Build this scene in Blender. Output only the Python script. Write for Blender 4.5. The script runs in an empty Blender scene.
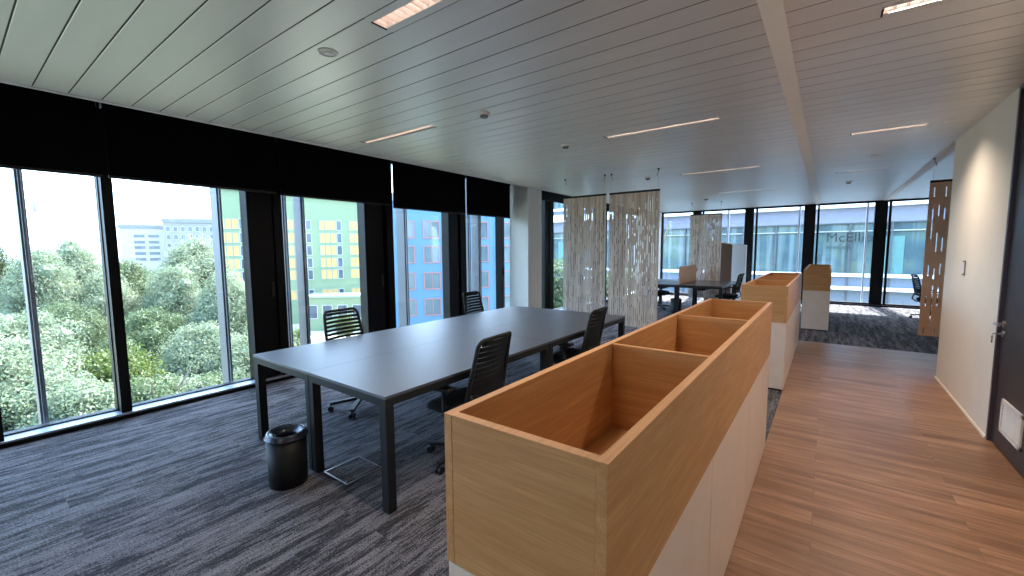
import bpy, bmesh, math, random
from mathutils import Vector, Matrix
random.seed(7)
SC = bpy.context.scene
C = SC.collection
PI = math.pi

# ------------------------------------------------------------------ camera
F_PX, YAW, PITCH, ROLL, EYE = 424.24, -0.639016, -0.0906169, -0.00673715, 1.6
cy, sy, cp, sp = math.cos(YAW), math.sin(YAW), math.cos(PITCH), math.sin(PITCH)
fw = Vector((sy*cp, cy*cp, sp)); rt = Vector((cy, -sy, 0)); up = rt.cross(fw)
rt2 = rt*math.cos(ROLL) + up*math.sin(ROLL); up2 = -rt*math.sin(ROLL) + up*math.cos(ROLL)
cam = bpy.data.objects.new('camera', bpy.data.cameras.new('camera'))
cam.data.sensor_width = 36; cam.data.lens = F_PX/1024*36
cam.data.clip_start = 0.02; cam.data.clip_end = 2000
m = Matrix((rt2, up2, -fw)).transposed().to_4x4(); m.translation = (0, 0, EYE)
cam.matrix_world = m
C.objects.link(cam); SC.camera = cam

def far_point(px, py, d):
    """world point seen at a photo pixel, at horizontal distance d"""
    r = rt2*((px-512)/F_PX) - up2*((py-288)/F_PX) + fw
    k = d/math.hypot(r.x, r.y)
    return Vector((r.x*k, r.y*k, EYE + r.z*k))

# ------------------------------------------------------------------ materials
def srgb(r, g, b):
    f = lambda c: c/12.92 if c <= .04045 else ((c+.055)/1.055)**2.4
    return (f(r/255), f(g/255), f(b/255), 1)

class NT:
    def __init__(s, name):
        s.m = bpy.data.materials.new(name); s.m.use_nodes = True
        s.t = s.m.node_tree; s.n = s.t.nodes; s.l = s.t.links
        s.b = s.n['Principled BSDF']; s.out = s.n['Material Output']
    def node(s, typ, **kw):
        o = s.n.new(typ)
        for k, v in kw.items():
            if k.startswith('_'): setattr(o, k[1:], v)
            else: o.inputs[k.replace('_', ' ')].default_value = v
        return o
    def link(s, a, b): s.l.new(a, b)
    def coords(s, scale=(1, 1, 1), rot=(0, 0, 0)):
        tc = s.node('ShaderNodeTexCoord'); mp = s.node('ShaderNodeMapping', Scale=scale, Rotation=rot)
        s.link(tc.outputs['Object'], mp.inputs['Vector']); return mp.outputs['Vector']
    def noise(s, vec, scale=5, detail=4, rough=.5):
        n = s.node('ShaderNodeTexNoise', Scale=scale, Detail=detail, Roughness=rough)
        s.link(vec, n.inputs['Vector']); return n.outputs['Fac']
    def ramp(s, fac, stops):
        r = s.node('ShaderNodeValToRGB'); e = r.color_ramp.elements
        e[0].position, e[0].color = stops[0]; e[1].position, e[1].color = stops[-1]
        for p, c in stops[1:-1]:
            q = e.new(p); q.color = c
        s.link(fac, r.inputs['Fac']); return r.outputs['Color']
    def mix(s, fac, a, b, mode='MIX'):
        x = s.node('ShaderNodeMix', _data_type='RGBA', _blend_type=mode)
        for v, i in ((fac, 0), (a, 6), (b, 7)):
            if hasattr(v, 'links'): s.link(v, x.inputs[i])
            else: x.inputs[i].default_value = v
        return x.outputs[2]
    def bump(s, fac, strength=.2, dist=.01):
        b = s.node('ShaderNodeBump', Strength=strength, Distance=dist)
        s.link(fac, b.inputs['Height']); s.link(b.outputs['Normal'], s.b.inputs['Normal'])

def plain(name, col, rough=.5, metal=0., var=.06, scale=8, spec=.5, bump=0.):
    t = NT(name); v = t.coords(); f = t.noise(v, scale, 3)
    lo = tuple(c*(1-var) for c in col[:3])+(1,); hi = tuple(min(1, c*(1+var)) for c in col[:3])+(1,)
    t.link(t.ramp(f, [(.3, lo), (.7, hi)]), t.b.inputs['Base Color'])
    t.b.inputs['Roughness'].default_value = rough; t.b.inputs['Metallic'].default_value = metal
    t.b.inputs['Specular IOR Level'].default_value = spec
    if bump: t.bump(t.noise(t.coords(), 250, 2), bump, .002)
    return t.m

def oak(name, axis, light=(206, 157, 106), dark=(182, 131, 80)):
    t = NT(name); sc = [16, 16, 16]; sc[axis] = 1.1
    f1 = t.noise(t.coords(tuple(sc)), 2.2, 6, .62)
    sc2 = [90, 90, 90]; sc2[axis] = 3
    f2 = t.noise(t.coords(tuple(sc2)), 2, 3, .6)
    c = t.ramp(f1, [(.32, srgb(*dark)), (.5, srgb(*[(a+b)/2 for a, b in zip(light, dark)])), (.68, srgb(*light))])
    c = t.mix(t.ramp(f2, [(.35, (0, 0, 0, 1)), (.6, (.35, .35, .35, 1))]), c, srgb(dark[0]-26, dark[1]-26, dark[2]-24))
    t.link(c, t.b.inputs['Base Color']); t.b.inputs['Roughness'].default_value = .48
    t.bump(f2, .08, .002)
    return t.m

M = {}
M['oak_x'] = oak('oak_veneer_crosswise', 0)
M['oak_y'] = oak('oak_veneer_lengthwise', 1)
M['oak_edge'] = oak('oak_edge_band', 1, (214, 164, 118), (198, 148, 104))
M['cabinet'] = plain('cream_cabinet_laminate', srgb(222, 204, 190), .32, var=.03)
M['gap'] = plain('dark_gap', srgb(20, 20, 22), .8)
M['paint'] = plain('white_wall_paint', srgb(226, 218, 206), .7, var=.02, scale=3, bump=.05)
M['column'] = plain('white_column_paint', srgb(222, 220, 214), .7, var=.02)
M['black_metal'] = plain('black_powder_coat', srgb(11, 12, 14), .45)
M['frame_black'] = plain('black_window_frame', srgb(7, 7, 9), .5, spec=.2)
M['blind'] = plain('black_blind_fabric', srgb(9, 9, 12), .95, var=.15, scale=120, spec=.1)
M['desk_top'] = plain('dark_desk_laminate', srgb(76, 78, 88), .43, var=.03, scale=30, spec=.9)
M['desk_frame'] = plain('graphite_desk_frame', srgb(22, 23, 25), .5, 0, spec=.3)
M['desk_side'] = plain('black_desk_edge', srgb(20, 21, 24), .5)
M['plastic'] = plain('black_chair_plastic', srgb(12, 12, 13), .6)
M['fabric'] = plain('black_chair_fabric', srgb(15, 15, 18), .95, var=.25, scale=300, bump=.2)
M['fin'] = plain('blue_grey_aluminium_fin', srgb(78, 82, 90), .45, .25)
M['fin_light'] = plain('pale_aluminium_fin', srgb(176, 184, 196), .4)
M['sill'] = plain('pale_sill', srgb(150, 160, 180), .35)
M['steel'] = plain('brushed_steel', srgb(170, 168, 168), .3, .9)
M['ceil_strip'] = plain('ceiling_strip_metal', srgb(240, 234, 226), .6, 0, var=.02)
M['white_plastic'] = plain('white_plastic', srgb(225, 222, 218), .5)
M['grey_plastic'] = plain('grey_plastic', srgb(110, 108, 106), .5)
M['door'] = plain('charcoal_door_laminate', srgb(48, 48, 54), .42, var=.05)
M['brown'] = plain('brown_felt', srgb(104, 78, 64), .95, var=.08, scale=60)
M['white_panel'] = plain('white_laminate_panel', srgb(226, 230, 236), .5, var=.01)
M['screen_oak'] = oak('oak_screen', 0, (206, 160, 122), (186, 138, 100))
M['concrete'] = plain('pale_concrete', srgb(205, 205, 205), .8)
M['pocket'] = plain('dark_pocket', srgb(22, 24, 26), .8)

def ceiling_mat():
    t = NT('painted_metal_plank'); f = t.noise(t.coords((.5, 3, 1)), 2, 3)
    t.link(t.ramp(f, [(.3, srgb(224, 220, 216)), (.7, srgb(232, 228, 224))]), t.b.inputs['Base Color'])
    t.b.inputs['Roughness'].default_value = .4; t.b.inputs['Metallic'].default_value = .4
    return t.m
M['ceiling'] = ceiling_mat()

def carpet_mat():
    t = NT('striated_carpet')
    v = t.coords((1, 1, 1), (0, 0, PI/2))
    br = t.node('ShaderNodeTexBrick', _offset=.37, _squash=1.0, Scale=1.0, Mortar_Size=0.0, Mortar_Smooth=.1,
                Brick_Width=1.0, Row_Height=.25, Color1=(0, 0, 0, 1), Color2=(1, 1, 1, 1), Mortar=(.2, .2, .2, 1))
    t.link(v, br.inputs['Vector'])
    # each plank shifts the streak pattern sideways, so streaks break at the plank joints
    tc = t.node('ShaderNodeTexCoord'); off = t.node('ShaderNodeVectorMath', _operation='MULTIPLY_ADD')
    t.link(br.outputs['Color'], off.inputs[0]); off.inputs[1].default_value = (.05, 1.4, .4)
    t.link(tc.outputs['Object'], off.inputs[2])
    def st(scale, sc, det=3, ro=.5):
        mp = t.node('ShaderNodeMapping', Scale=sc); t.link(off.outputs[0], mp.inputs['Vector'])
        return t.noise(mp.outputs['Vector'], scale, det, ro)
    big = st(1.0, (14, 1.3, 1), 8, .8)
    fine = st(1.0, (80, 9, 1), 4, .7)
    speck = t.noise(t.coords((1, .6, 1)), 150, 3, .8)
    def ma(a, k, b):
        n_ = t.node('ShaderNodeMath', _operation='MULTIPLY_ADD'); t.link(a, n_.inputs[0]); n_.inputs[1].default_value = k
        if hasattr(b, 'links'): t.link(b, n_.inputs[2])
        else: n_.inputs[2].default_value = b
        return n_.outputs[0]
    big = ma(speck, .22, ma(fine, .28, ma(big, .5, 0.0)))
    c = t.ramp(big, [(.44, srgb(38, 37, 41)), (.485, srgb(50, 48, 53)), (.51, srgb(102, 99, 104)), (.58, srgb(128, 126, 132))])
    c = t.mix(t.ramp(fine, [(.45, (0, 0, 0, 1)), (.6, (.4, .4, .4, 1))]), c, srgb(60, 59, 64))
    c = t.mix(.75, c, t.ramp(speck, [(.32, (.3, .3, .3, 1)), (.68, (1.6, 1.6, 1.6, 1))]), 'MULTIPLY')
    t.link(c, t.b.inputs['Base Color']); t.b.inputs['Roughness'].default_value = .95
    t.b.inputs['Specular IOR Level'].default_value = .2
    t.bump(speck, .5, .004)
    return t.m
M['carpet'] = carpet_mat()

def woodfloor_mat():
    t = NT('wood_plank_floor')
    v = t.coords()
    br = t.node('ShaderNodeTexBrick', _offset=.41, Scale=1.0, Mortar_Size=.0012, Mortar_Smooth=.2, Bias=0.0,
                Brick_Width=1.22, Row_Height=.152, Color1=(0, 0, 0, 1), Color2=(1, 1, 1, 1), Mortar=(.5, .5, .5, 1))
    t.link(v, br.inputs['Vector'])
    off = t.node('ShaderNodeVectorMath', _operation='MULTIPLY_ADD')
    t.link(br.outputs['Color'], off.inputs[0]); off.inputs[1].default_value = (4.3, 2.7, 1)
    t.link(v, off.inputs[2])
    def st(sc, det, ro):
        mp = t.node('ShaderNodeMapping', Scale=sc); t.link(off.outputs[0], mp.inputs['Vector'])
        return t.noise(mp.outputs['Vector'], 1, det, ro)
    big = st((1.3, 13, 1), 5, .6); fine = st((4, 90, 1), 4, .6)
    c = t.ramp(big, [(.3, srgb(112, 80, 60)), (.5, srgb(148, 110, 84)), (.7, srgb(178, 138, 108))])
    c = t.mix(t.ramp(fine, [(.4, (0, 0, 0, 1)), (.65, (.4, .4, .4, 1))]), c, srgb(104, 66, 44))
    c = t.mix(.35, c, t.ramp(br.outputs['Color'], [(0, (.8, .8, .8, 1)), (1, (1.2, 1.18, 1.17, 1))]), 'MULTIPLY')
    c = t.mix(t.ramp(br.outputs['Fac'], [(.0, (0, 0, 0, 1)), (1, (.6, .6, .6, 1))]), c, srgb(70, 42, 28))
    t.link(c, t.b.inputs['Base Color']); t.b.inputs['Roughness'].default_value = .38
    t.bump(fine, .06, .002)
    return t.m
M['woodfloor'] = woodfloor_mat()

def felt_mat():
    t = NT('beige_felt_screen')
    f = t.noise(t.coords((26, 26, .6)), 1.0, 2, .5); g = t.noise(t.coords(), 200, 2)
    c = t.ramp(f, [(.35, srgb(192, 174, 160)), (.5, srgb(216, 198, 184)), (.65, srgb(230, 212, 198))])
    c = t.mix(.25, c, t.ramp(g, [(.3, (.8, .8, .8, 1)), (.7, (1.1, 1.1, 1.1, 1))]), 'MULTIPLY')
    t.link(c, t.b.inputs['Base Color']); t.b.inputs['Roughness'].default_value = .95
    return t.m
M['felt'] = felt_mat()

def glass_mat(name, tint=(.93, .96, .97, 1), refl=1.0):
    t = NT(name); t.n.remove(t.b)
    tr = t.node('ShaderNodeBsdfTransparent'); tr.inputs['Color'].default_value = tint
    gl = t.node('ShaderNodeBsdfGlossy'); gl.inputs['Roughness'].default_value = .02
    lw = t.node('ShaderNodeLayerWeight'); lw.inputs['Blend'].default_value = .5
    pw = t.node('ShaderNodeMath', _operation='POWER'); pw.inputs[1].default_value = 5; t.link(lw.outputs['Facing'], pw.inputs[0])
    mu = t.node('ShaderNodeMath', _operation='MULTIPLY_ADD'); mu.inputs[1].default_value = .9*refl; mu.inputs[2].default_value = .035*refl
    t.link(pw.outputs[0], mu.inputs[0])
    mx = t.node('ShaderNodeMixShader'); t.link(mu.outputs[0], mx.inputs[0])
    t.link(tr.outputs[0], mx.inputs[1]); t.link(gl.outputs[0], mx.inputs[2])
    t.link(mx.outputs[0], t.out.inputs['Surface'])
    return t.m
M['glass'] = glass_mat('window_glass')

def leaf_mat(name, c1, c2):
    t = NT(name)
    f = t.noise(t.coords(), 1.2, 3, .6); g = t.noise(t.coords(), 9, 2)
    c = t.mix(g, t.ramp(f, [(.35, srgb(*c1)), (.65, srgb(*c2))]), srgb(*[(a+b)/2 for a, b in zip(c1, c2)]))
    t.link(c, t.b.inputs['Base Color']); t.b.inputs['Roughness'].default_value = .5
    tl = t.node('ShaderNodeBsdfTranslucent'); t.link(c, tl.inputs['Color'])
    mx = t.node('ShaderNodeMixShader'); mx.inputs[0].default_value = .5
    t.link(t.b.outputs[0], mx.inputs[1]); t.link(tl.outputs[0], mx.inputs[2])
    t.link(mx.outputs[0], t.out.inputs['Surface'])
    return t.m
LEAF = {'pale': leaf_mat('silvery_leaves', (90, 104, 80), (140, 151, 122)),
        'mid': leaf_mat('mid_green_leaves', (64, 80, 50), (100, 116, 78)),
        'yellow': leaf_mat('yellow_green_leaves', (68, 84, 36), (98, 112, 54)),
        'dark': leaf_mat('deep_green_leaves', (50, 64, 36), (76, 90, 52))}
M['bark'] = plain('grey_bark', srgb(110, 100, 88), .9, var=.3)

def emis(name, col, s):
    t = NT(name); t.b.inputs['Emission Color'].default_value = col; t.b.inputs['Emission Strength'].default_value = s
    t.b.inputs['Base Color'].default_value = (.8, .8, .8, 1)
    return t.m
LAMP = 2.4; LUMW = 11
M['lamp'] = emis('warm_lamp_tube', (1.0, .86, .78, 1), LAMP)
M['louver'] = plain('pale_louver', srgb(244, 234, 228), .35, .1)

# ------------------------------------------------------------------ mesh helpers
class MB:
    def __init__(s): s.v = []; s.f = []
    def box(s, a, b):
        x0, y0, z0 = a; x1, y1, z1 = b; n = len(s.v)
        if x0 > x1: x0, x1 = x1, x0
        if y0 > y1: y0, y1 = y1, y0
        if z0 > z1: z0, z1 = z1, z0
        s.v += [(x0, y0, z0), (x1, y0, z0), (x1, y1, z0), (x0, y1, z0), (x0, y0, z1), (x1, y0, z1), (x1, y1, z1), (x0, y1, z1)]
        s.f += [(n, n+3, n+2, n+1), (n+4, n+5, n+6, n+7), (n, n+1, n+5, n+4), (n+1, n+2, n+6, n+5), (n+2, n+3, n+7, n+6), (n+3, n, n+4, n+7)]
        return s
    def hexa(s, pts):
        n = len(s.v); s.v += [tuple(p) for p in pts]
        s.f += [(n, n+3, n+2, n+1), (n+4, n+5, n+6, n+7), (n, n+1, n+5, n+4), (n+1, n+2, n+6, n+5), (n+2, n+3, n+7, n+6), (n+3, n, n+4, n+7)]
        return s
    def bar(s, p, q, w, h=None, upv=(0, 0, 1)):
        p = Vector(p); q = Vector(q); h = h or w; d = (q-p).normalized(); u = Vector(upv)
        if abs(d.dot(u)) > .98: u = Vector((1, 0, 0))
        a = d.cross(u).normalized()*(w/2); b = a.cross(d).normalized()*(h/2)
        return s.hexa([p-a-b, p+a-b, q+a-b, q-a-b, p-a+b, p+a+b, q+a+b, q-a+b])
    def tube(s, pts, r, n=10, caps=True):
        pts = [Vector(p) for p in pts]; rr = r if isinstance(r, (list, tuple)) else [r]*len(pts)
        base = len(s.v); prev = None
        for i, p in enumerate(pts):
            d = (pts[min(i+1, len(pts)-1)]-pts[max(i-1, 0)]).normalized()
            u = prev if prev is not None else (Vector((0, 0, 1)) if abs(d.z) < .9 else Vector((1, 0, 0)))
            a = (u - d*u.dot(d)).normalized(); b = d.cross(a); prev = a
            for k in range(n):
                t = 2*PI*k/n; s.v.append(tuple(p + (a*math.cos(t)+b*math.sin(t))*rr[i]))
        for i in range(len(pts)-1):
            for k in range(n):
                a0 = base+i*n+k; a1 = base+i*n+(k+1) % n
                s.f.append((a0, a1, a1+n, a0+n))
        if caps:
            s.f.append(tuple(base+k for k in reversed(range(n))))
            s.f.append(tuple(base+(len(pts)-1)*n+k for k in range(n)))
        return s
    def lathe(s, prof, c=(0, 0), n=32):
        base = len(s.v)
        for r, z in prof:
            for k in range(n):
                t = 2*PI*k/n; s.v.append((c[0]+r*math.cos(t), c[1]+r*math.sin(t), z))
        for i in range(len(prof)-1):
            for k in range(n):
                a = base+i*n+k; b = base+i*n+(k+1) % n
                s.f.append((a, b, b+n, a+n))
        return s
    def build(s, name, mat, parent=None, bevel=0, smooth=False, sub=0):
        me = bpy.data.meshes.new(name); me.from_pydata(s.v, [], s.f); me.validate(); me.update()
        me.materials.append(M[mat] if isinstance(mat, str) else mat)
        o = bpy.data.objects.new(name, me); C.objects.link(o)
        if parent: o.parent = parent
        if smooth:
            for p in me.polygons: p.use_smooth = True
        if bevel:
            b = o.modifiers.new('bevel', 'BEVEL'); b.width = bevel; b.segments = 2; b.limit_method = 'ANGLE'
        if sub:
            b = o.modifiers.new('sub', 'SUBSURF'); b.levels = sub; b.render_levels = sub
        return o

def tag(o, label, cat, group=None, kind=None):
    if label: o['label'] = label
    if cat: o['category'] = cat
    if group: o['group'] = group
    if kind: o['kind'] = kind
    return o
def empty(name, loc=(0, 0, 0), rz=0):
    o = bpy.data.objects.new(name, None); C.objects.link(o); o.location = loc; o.rotation_euler = (0, 0, rz)
    o.empty_display_size = .1
    return o
def struct(name, mb, mat, parent=None, bevel=0):
    o = mb.build(name, mat, parent, bevel)
    if parent is None: o['kind'] = 'structure'
    return o
KIDS = {}
def kids(o): return [c for c in bpy.data.objects if c.parent == o]
def copy_tree(o, parent=None):
    c = o.copy(); C.objects.link(c)
    if parent: c.parent = parent
    for ch in kids(o):
        if ch is not c: copy_tree(ch, c)
    return c

# ------------------------------------------------------------------ room shell
XG, XS = -5.55, -5.36          # glass plane and sill edge of the left facade
YB = 15.0                      # back facade
CZ = 2.83
RW = 1.135                     # right wall face
RIGHT = 6.0
REAR = -4.0

struct('floor', MB().box((XS, REAR, -.3), (-.335, YB-.05, 0)).box((-.335, 8.75, -.3), (RIGHT, YB-.05, 0)), 'carpet')
struct('floor_wood', MB().box((-.335, REAR, -.3), (RIGHT, 8.75, 0)), 'woodfloor')

# luminaires first, so that the ceiling planks can leave room for them
LUMS = [(-2.04, 1.54, 1.15), (-2.04, 4.5, 1.15), (-2.04, 7.5, 1.15), (-4.32, 3.0, 1.12), (.17, 3.06, .62), (.14, 6.05, .6),
        (.05, 8.97, .65), (-2.04, 10.5, 1.15), (-4.32, 9.0, 1.12), (-2.04, -1.46, 1.15)]
PW = .1875; Y0 = 1.54 + PW/2
mb = MB()
X0c, X1c = -4.8, RIGHT
k0 = int((REAR-Y0)/PW)-1
y = Y0 + k0*PW
while y < YB:
    ya, yb = y, min(y+PW, YB+.1)
    yc = y+PW/2
    holes = []
    for (lx, ly, ll) in LUMS:
        if abs(ly-yc) <= PW/2+.001: holes.append((lx, lx+ll))
    holes.sort()
    def slab(xa, xb, y0, y1, left=True, right=True):
        # plank pan: flat face with turned up, slightly chamfered long edges
        if y1-y0 < PW-.03:
            mb.box((xa, y0, CZ), (xb, y1, CZ+.02)); return
        n = len(mb.v); e = .003; g = .0042
        prof = [(y0+g, CZ+.02), (y0+g, CZ+.0015), (y0+g+e, CZ), (y1-g-.002, CZ), (y1-g, CZ+.0012), (y1-g, CZ+.02)]
        for xx in (xa, xb):
            for (py, pz) in prof: mb.v.append((xx, py, pz))
        for i in range(5): mb.f.append((n+i, n+i+1, n+7+i, n+6+i))
    cur = X0c
    for (h0, h1) in holes:
        slab(cur, h0, ya, yb)
        mb.box((h0, ya+.002, CZ), (h1, yc-.045, CZ+.02)); mb.box((h0, yc+.045, CZ), (h1, yb-.002, CZ+.02))
        cur = h1
    slab(cur, X1c, ya, yb)
    y += PW
ceil = struct('ceiling', mb, 'ceiling')
# dark strips standing in for the shade inside the open plank joints
jb = MB(); y = Y0 + k0*PW
while y < YB:
    jb.box((X0c, y-.009, CZ+.0022), (X1c, y+.009, CZ+.004)); y += PW
M['joint_shade'] = plain('dark_joint_shade', srgb(46, 45, 44), .8)
struct('ceiling_joint_shade', jb, 'joint_shade')
struct('ceiling_void', MB().box((-5.66, REAR-.2, CZ+.25), (RIGHT+.2, YB+.15, CZ+.6)), 'gap')
struct('trim_1', MB().box((-.345, REAR, CZ-.012), (-.24, YB, CZ+.001)), 'ceil_strip', bevel=.002)
struct('trim_2', MB().box((RW-.02, 7.2, CZ-.010), (RW+.10, YB, CZ+.001)), 'ceil_strip', bevel=.002)
struct('trim_3', MB().box((-4.83, REAR, CZ-.012), (-4.795, YB, CZ+.15)), 'white_plastic')
struct('ceiling_pocket', MB().box((-5.6, REAR, 3.0), (-4.83, YB, 3.06)), 'pocket')
struct('wall_right', MB().box((RW, 5.09, 0), (RW+.14, 7.17, CZ+.1)).box((RW, REAR, 0), (RW+.14, 4.06, CZ+.1)), 'paint')
struct('wall_rear', MB().box((-5.6, REAR-.15, -.1), (RW+.2, REAR, 3.1)), 'paint')
struct('wall_right_far', MB().box((RIGHT, REAR, 0), (RIGHT+.15, YB, CZ+.1)).box((RW+.14, REAR-.15, 0), (RIGHT, REAR, CZ+.1)), 'paint')
struct('column', MB().box((-5.33, 7.1, 0), (-4.86, 7.6, 3.02)), 'column', bevel=.004)
struct('column', MB().box((-5.4, 14.45, 0), (-4.66, 14.93, 3.02)), 'column', bevel=.004)
struct('baseboard_right', MB().box((RW-.012, 5.1, 0), (RW, 7.17, .02)), 'paint')
# bevelled black edge strip between carpet and glazing
struct('baseboard_left', MB().box((XS-.01, REAR, 0), (XS+.005, YB-.05, .035)), 'frame_black')
struct('trim_4', MB().box((XG-.05, REAR, -.3), (XS-.01, YB, .05)), 'sill')
struct('baseboard_back', MB().box((XS, YB-.055, 0), (RIGHT, YB-.035, .03)), 'frame_black')
struct('trim_5', MB().box((XS, YB-.035, -.3), (RIGHT, YB+.1, .045)), 'sill')

# door with handle, keys and vent
d = struct('door_1', MB().box((RW+.02, 4.09, .012), (RW+.07, 5.06, CZ-.02)), 'door', bevel=.002)
MB().box((RW-.004, 5.055, 0), (RW+.1, 5.092, CZ)).box((RW-.004, 4.058, 0), (RW+.1, 4.095, CZ)).box((RW-.004, 4.058, CZ-.03), (RW+.1, 5.092, CZ+.01)).build('door_frame', plain('dark_aubergine_frame', srgb(70, 62, 72), .4), d, .002)
# lever
hx = RW+.02
mb = MB().tube([(hx-.002, 4.99, .985), (hx-.012, 4.99, .985)], .027, 20)
mb.tube([(hx-.01, 4.99, .985), (hx-.055, 4.99, .985), (hx-.062, 4.98, .985), (hx-.062, 4.86, .985)], .009, 12)
mb.build('handle', 'steel', d, smooth=False)
MB().tube([(hx-.002, 4.99, .905), (hx-.012, 4.99, .905)], .025, 20).tube([(hx-.012, 4.99, .905), (hx-.03, 4.99, .905)], .009, 12).build('lock_cylinder', 'steel', d)
key = empty('bunch_of_keys', (hx-.032, 4.99, .905)); tag(key, 'small bunch of keys hanging from the lock of the charcoal door', 'keys')
MB().box((-.03, -.002, -.004), (.003, .002, .004)).lathe([(0, -.001), (.0, .001)], n=4).build('key', 'steel', key)
mb = MB(); mb.tube([(-.03+.012*math.cos(t*PI/6)*.4, .012*math.sin(t*PI/6), -.012+.014*math.cos(t*PI/6)) for t in range(13)], .0015, 6, False); mb.build('key_ring', 'steel', key)
for k, a in enumerate((-.25, .2)):
    mb = MB(); mb.bar((-.032, .004*k, -.025), (-.034, .004*k+.05*math.sin(a), -.075), .008, .002)
    mb.lathe([(.001, -.03), (.011, -.03), (.011, -.027), (.001, -.027)], (-.032, .004*k), 14); mb.build('key', 'steel', key)
# vent grille in the door
v = MB(); y0, y1, z0, z1 = 4.42, 4.86, .16, .42
for a, b in (((y0, z0), (y1, z0+.03)), ((y0, z1-.03), (y1, z1)), ((y0, z0), (y0+.03, z1)), ((y1-.03, z0), (y1, z1))):
    v.box((hx-.012, a[0], a[1]), (hx+.002, b[0], b[1]))
g = v.build('vent_grille', 'white_plastic', d, .002)
v = MB()
for i in range(9):
    z = z0+.035+i*.0225
    v.hexa([(hx-.008, y0+.03, z), (hx-.008, y1-.03, z), (hx+.001, y1-.03, z+.014), (hx+.001, y0+.03, z+.014), (hx-.008, y0+.03, z+.002), (hx-.008, y1-.03, z+.002), (hx+.001, y1-.03, z+.016), (hx+.001, y0+.03, z+.016)])
v.build('louver', 'white_plastic', g)
# two-gang wall control
s = empty('wall_switch', (RW, 6.28, 1.38)); tag(s, 'grey double wall switch on the white wall left of the charcoal door', 'switch')
MB().box((-.008, -.05, -.075), (-.0005, .05, .075)).build('plate', 'grey_plastic', s, .003)
for yy_ in (-.024, .024): MB().box((-.013, yy_-.019, -.06), (-.008, yy_+.019, .06)).build('rocker', 'white_plastic', s, .002)

# ------------------------------------------------------------------ left facade
seams = [-2.11, -.58, .95, 2.46, 4.1, 5.72, 7.06]
far_seams = [7.62, 8.82, 10.35, 11.9, 13.4, 14.5]
WN = [0]
def glazing(name_n, y0, y1, panel=None, left=True, z1=3.0):
    """one bay of the left facade: frame, pane, optional black vent leaf"""
    fr = MB()
    fr.box((XG-.06, y0-.012, .05), (XG+.15, y0+.055+.013*max(0, y0), z1)).box((XG-.06, y1-.02, .05), (XG+.04, y1, z1))
    fr.box((XG-.06, y0, .04), (XG+.02, y1, .062)).box((XG-.06, y0, z1-.05), (XG+.04, y1, z1))
    w = struct('window_%d' % name_n, fr, 'frame_black')
    e = panel[0] if panel else y1-.02
    gp = MB().box((XG-.012, y0+.055+.013*max(0, y0), .062), (XG+.012, e, z1-.05)).build('pane', 'glass', w)
    if panel:
        MB().box((XG-.05, panel[0], .056), (XG+.13, panel[1], z1-.02)).build('vent_leaf', 'frame_black', w, .004)
        MB().box((XG+.13, panel[1]-.06, 1.05), (XG+.155, panel[1]-.03, 1.22)).build('leaf_handle', 'black_metal', w, .003)
        MB().box((XG-.05, panel[1], .06), (XG+.03, y1, z1-.02)).build('side_light_frame', 'fin', w)
    return w
n = 1
bays = [(-4.0, -2.11, None), (-2.11, -.58, None), (-.58, .15, None), (.15, .95, None), (.95, 2.46, (2.16, 2.44)), (2.46, 4.1, (3.72, 4.03)), (4.1, 5.72, (5.42, 5.66)), (5.72, 7.06, (6.96, 7.04)),
        (7.62, 8.82, (8.62, 8.80)), (8.82, 10.35, (10.08, 10.33)), (10.35, 11.9, (11.6, 11.86)), (11.9, 13.4, (13.1, 13.38)), (13.4, 14.5, None)]
for (a, b, p) in bays:
    glazing(n, a, b, p); n += 1
# outside fins
fin_grp = 'vertical aluminium fins outside the left glazing'
fins = [(.47, 'upright blue-grey fin outside the pane at the far left edge'), (2.0, 'upright blue-grey fin outside, left of the first wide black vent leaf'),
        (2.74, 'left one of the two close blue-grey fins behind the slatted chair'), (2.98, 'right one of the two close blue-grey fins behind the slatted chair'),
        (4.72, 'upright blue-grey fin in front of the blue building, left bay'), (6.3, 'left of two blue-grey fins in the last bay before the white column'),
        (6.62, 'right of two blue-grey fins in the last bay before the white column'), (8.5, 'upright blue-grey fin outside, just right of the white column')]
for (fy, lab) in fins:
    f = MB().box((-5.94, fy-.025, -1.0), (-5.74, fy+.025, 3.4)).box((-5.74, fy-.01, -.9), (-5.70, fy+.01, 3.3)).build('facade_fin', 'fin', None, .004)
    tag(f, lab, 'facade fin', fin_grp)
# roller blinds: between the seams, in front of the glass
bl_edges = [(-2.11, -.58, 'rearmost black roller blind, left of the others and out of sight'), (-.58, .94, 'black roller blind at the far left edge of the photo'), (.96, 2.45, 'wide black roller blind over the view of the trees'),
            (2.47, 4.085, 'black roller blind over the green building'), (4.11, 5.71, 'black roller blind over the blue building'), (5.73, 7.05, 'black roller blind next to the white column')]
zb = [2.29, 2.29, 2.29, 2.28, 2.25, 2.25]
for (a, b, lab), zz in list(zip(bl_edges, zb))[1:]:
    t = empty('roller_blind', (-5.3, (a+b)/2, 2.97)); tag(t, lab, 'blind', 'black roller blinds along the left glazing')
    w = (b-a)/2
    MB().tube([(0, -w+.01, -.03), (0, w-.01, -.03)], .03, 16).build('roller_tube', 'black_metal', t)
    MB().box((.028, -w+.012, zz-2.97), (.031, w-.012, -.03)).build('blind_fabric', 'blind', t)
    MB().box((.022, -w+.012, zz-2.97-.02), (.037, w-.012, zz-2.97+.005)).build('bottom_bar', 'black_metal', t, .003)
    for sgn in (-1, 1): MB().box((-.04, sgn*(w-.008)-.004, -.08), (.045, sgn*(w-.008)+.004, .02)).build('bracket', 'black_metal', t)
struct('trim_6', MB().box((-5.33, 7.61, 2.72), (-5.27, 14.44, 3.0)), 'frame_black')

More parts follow.
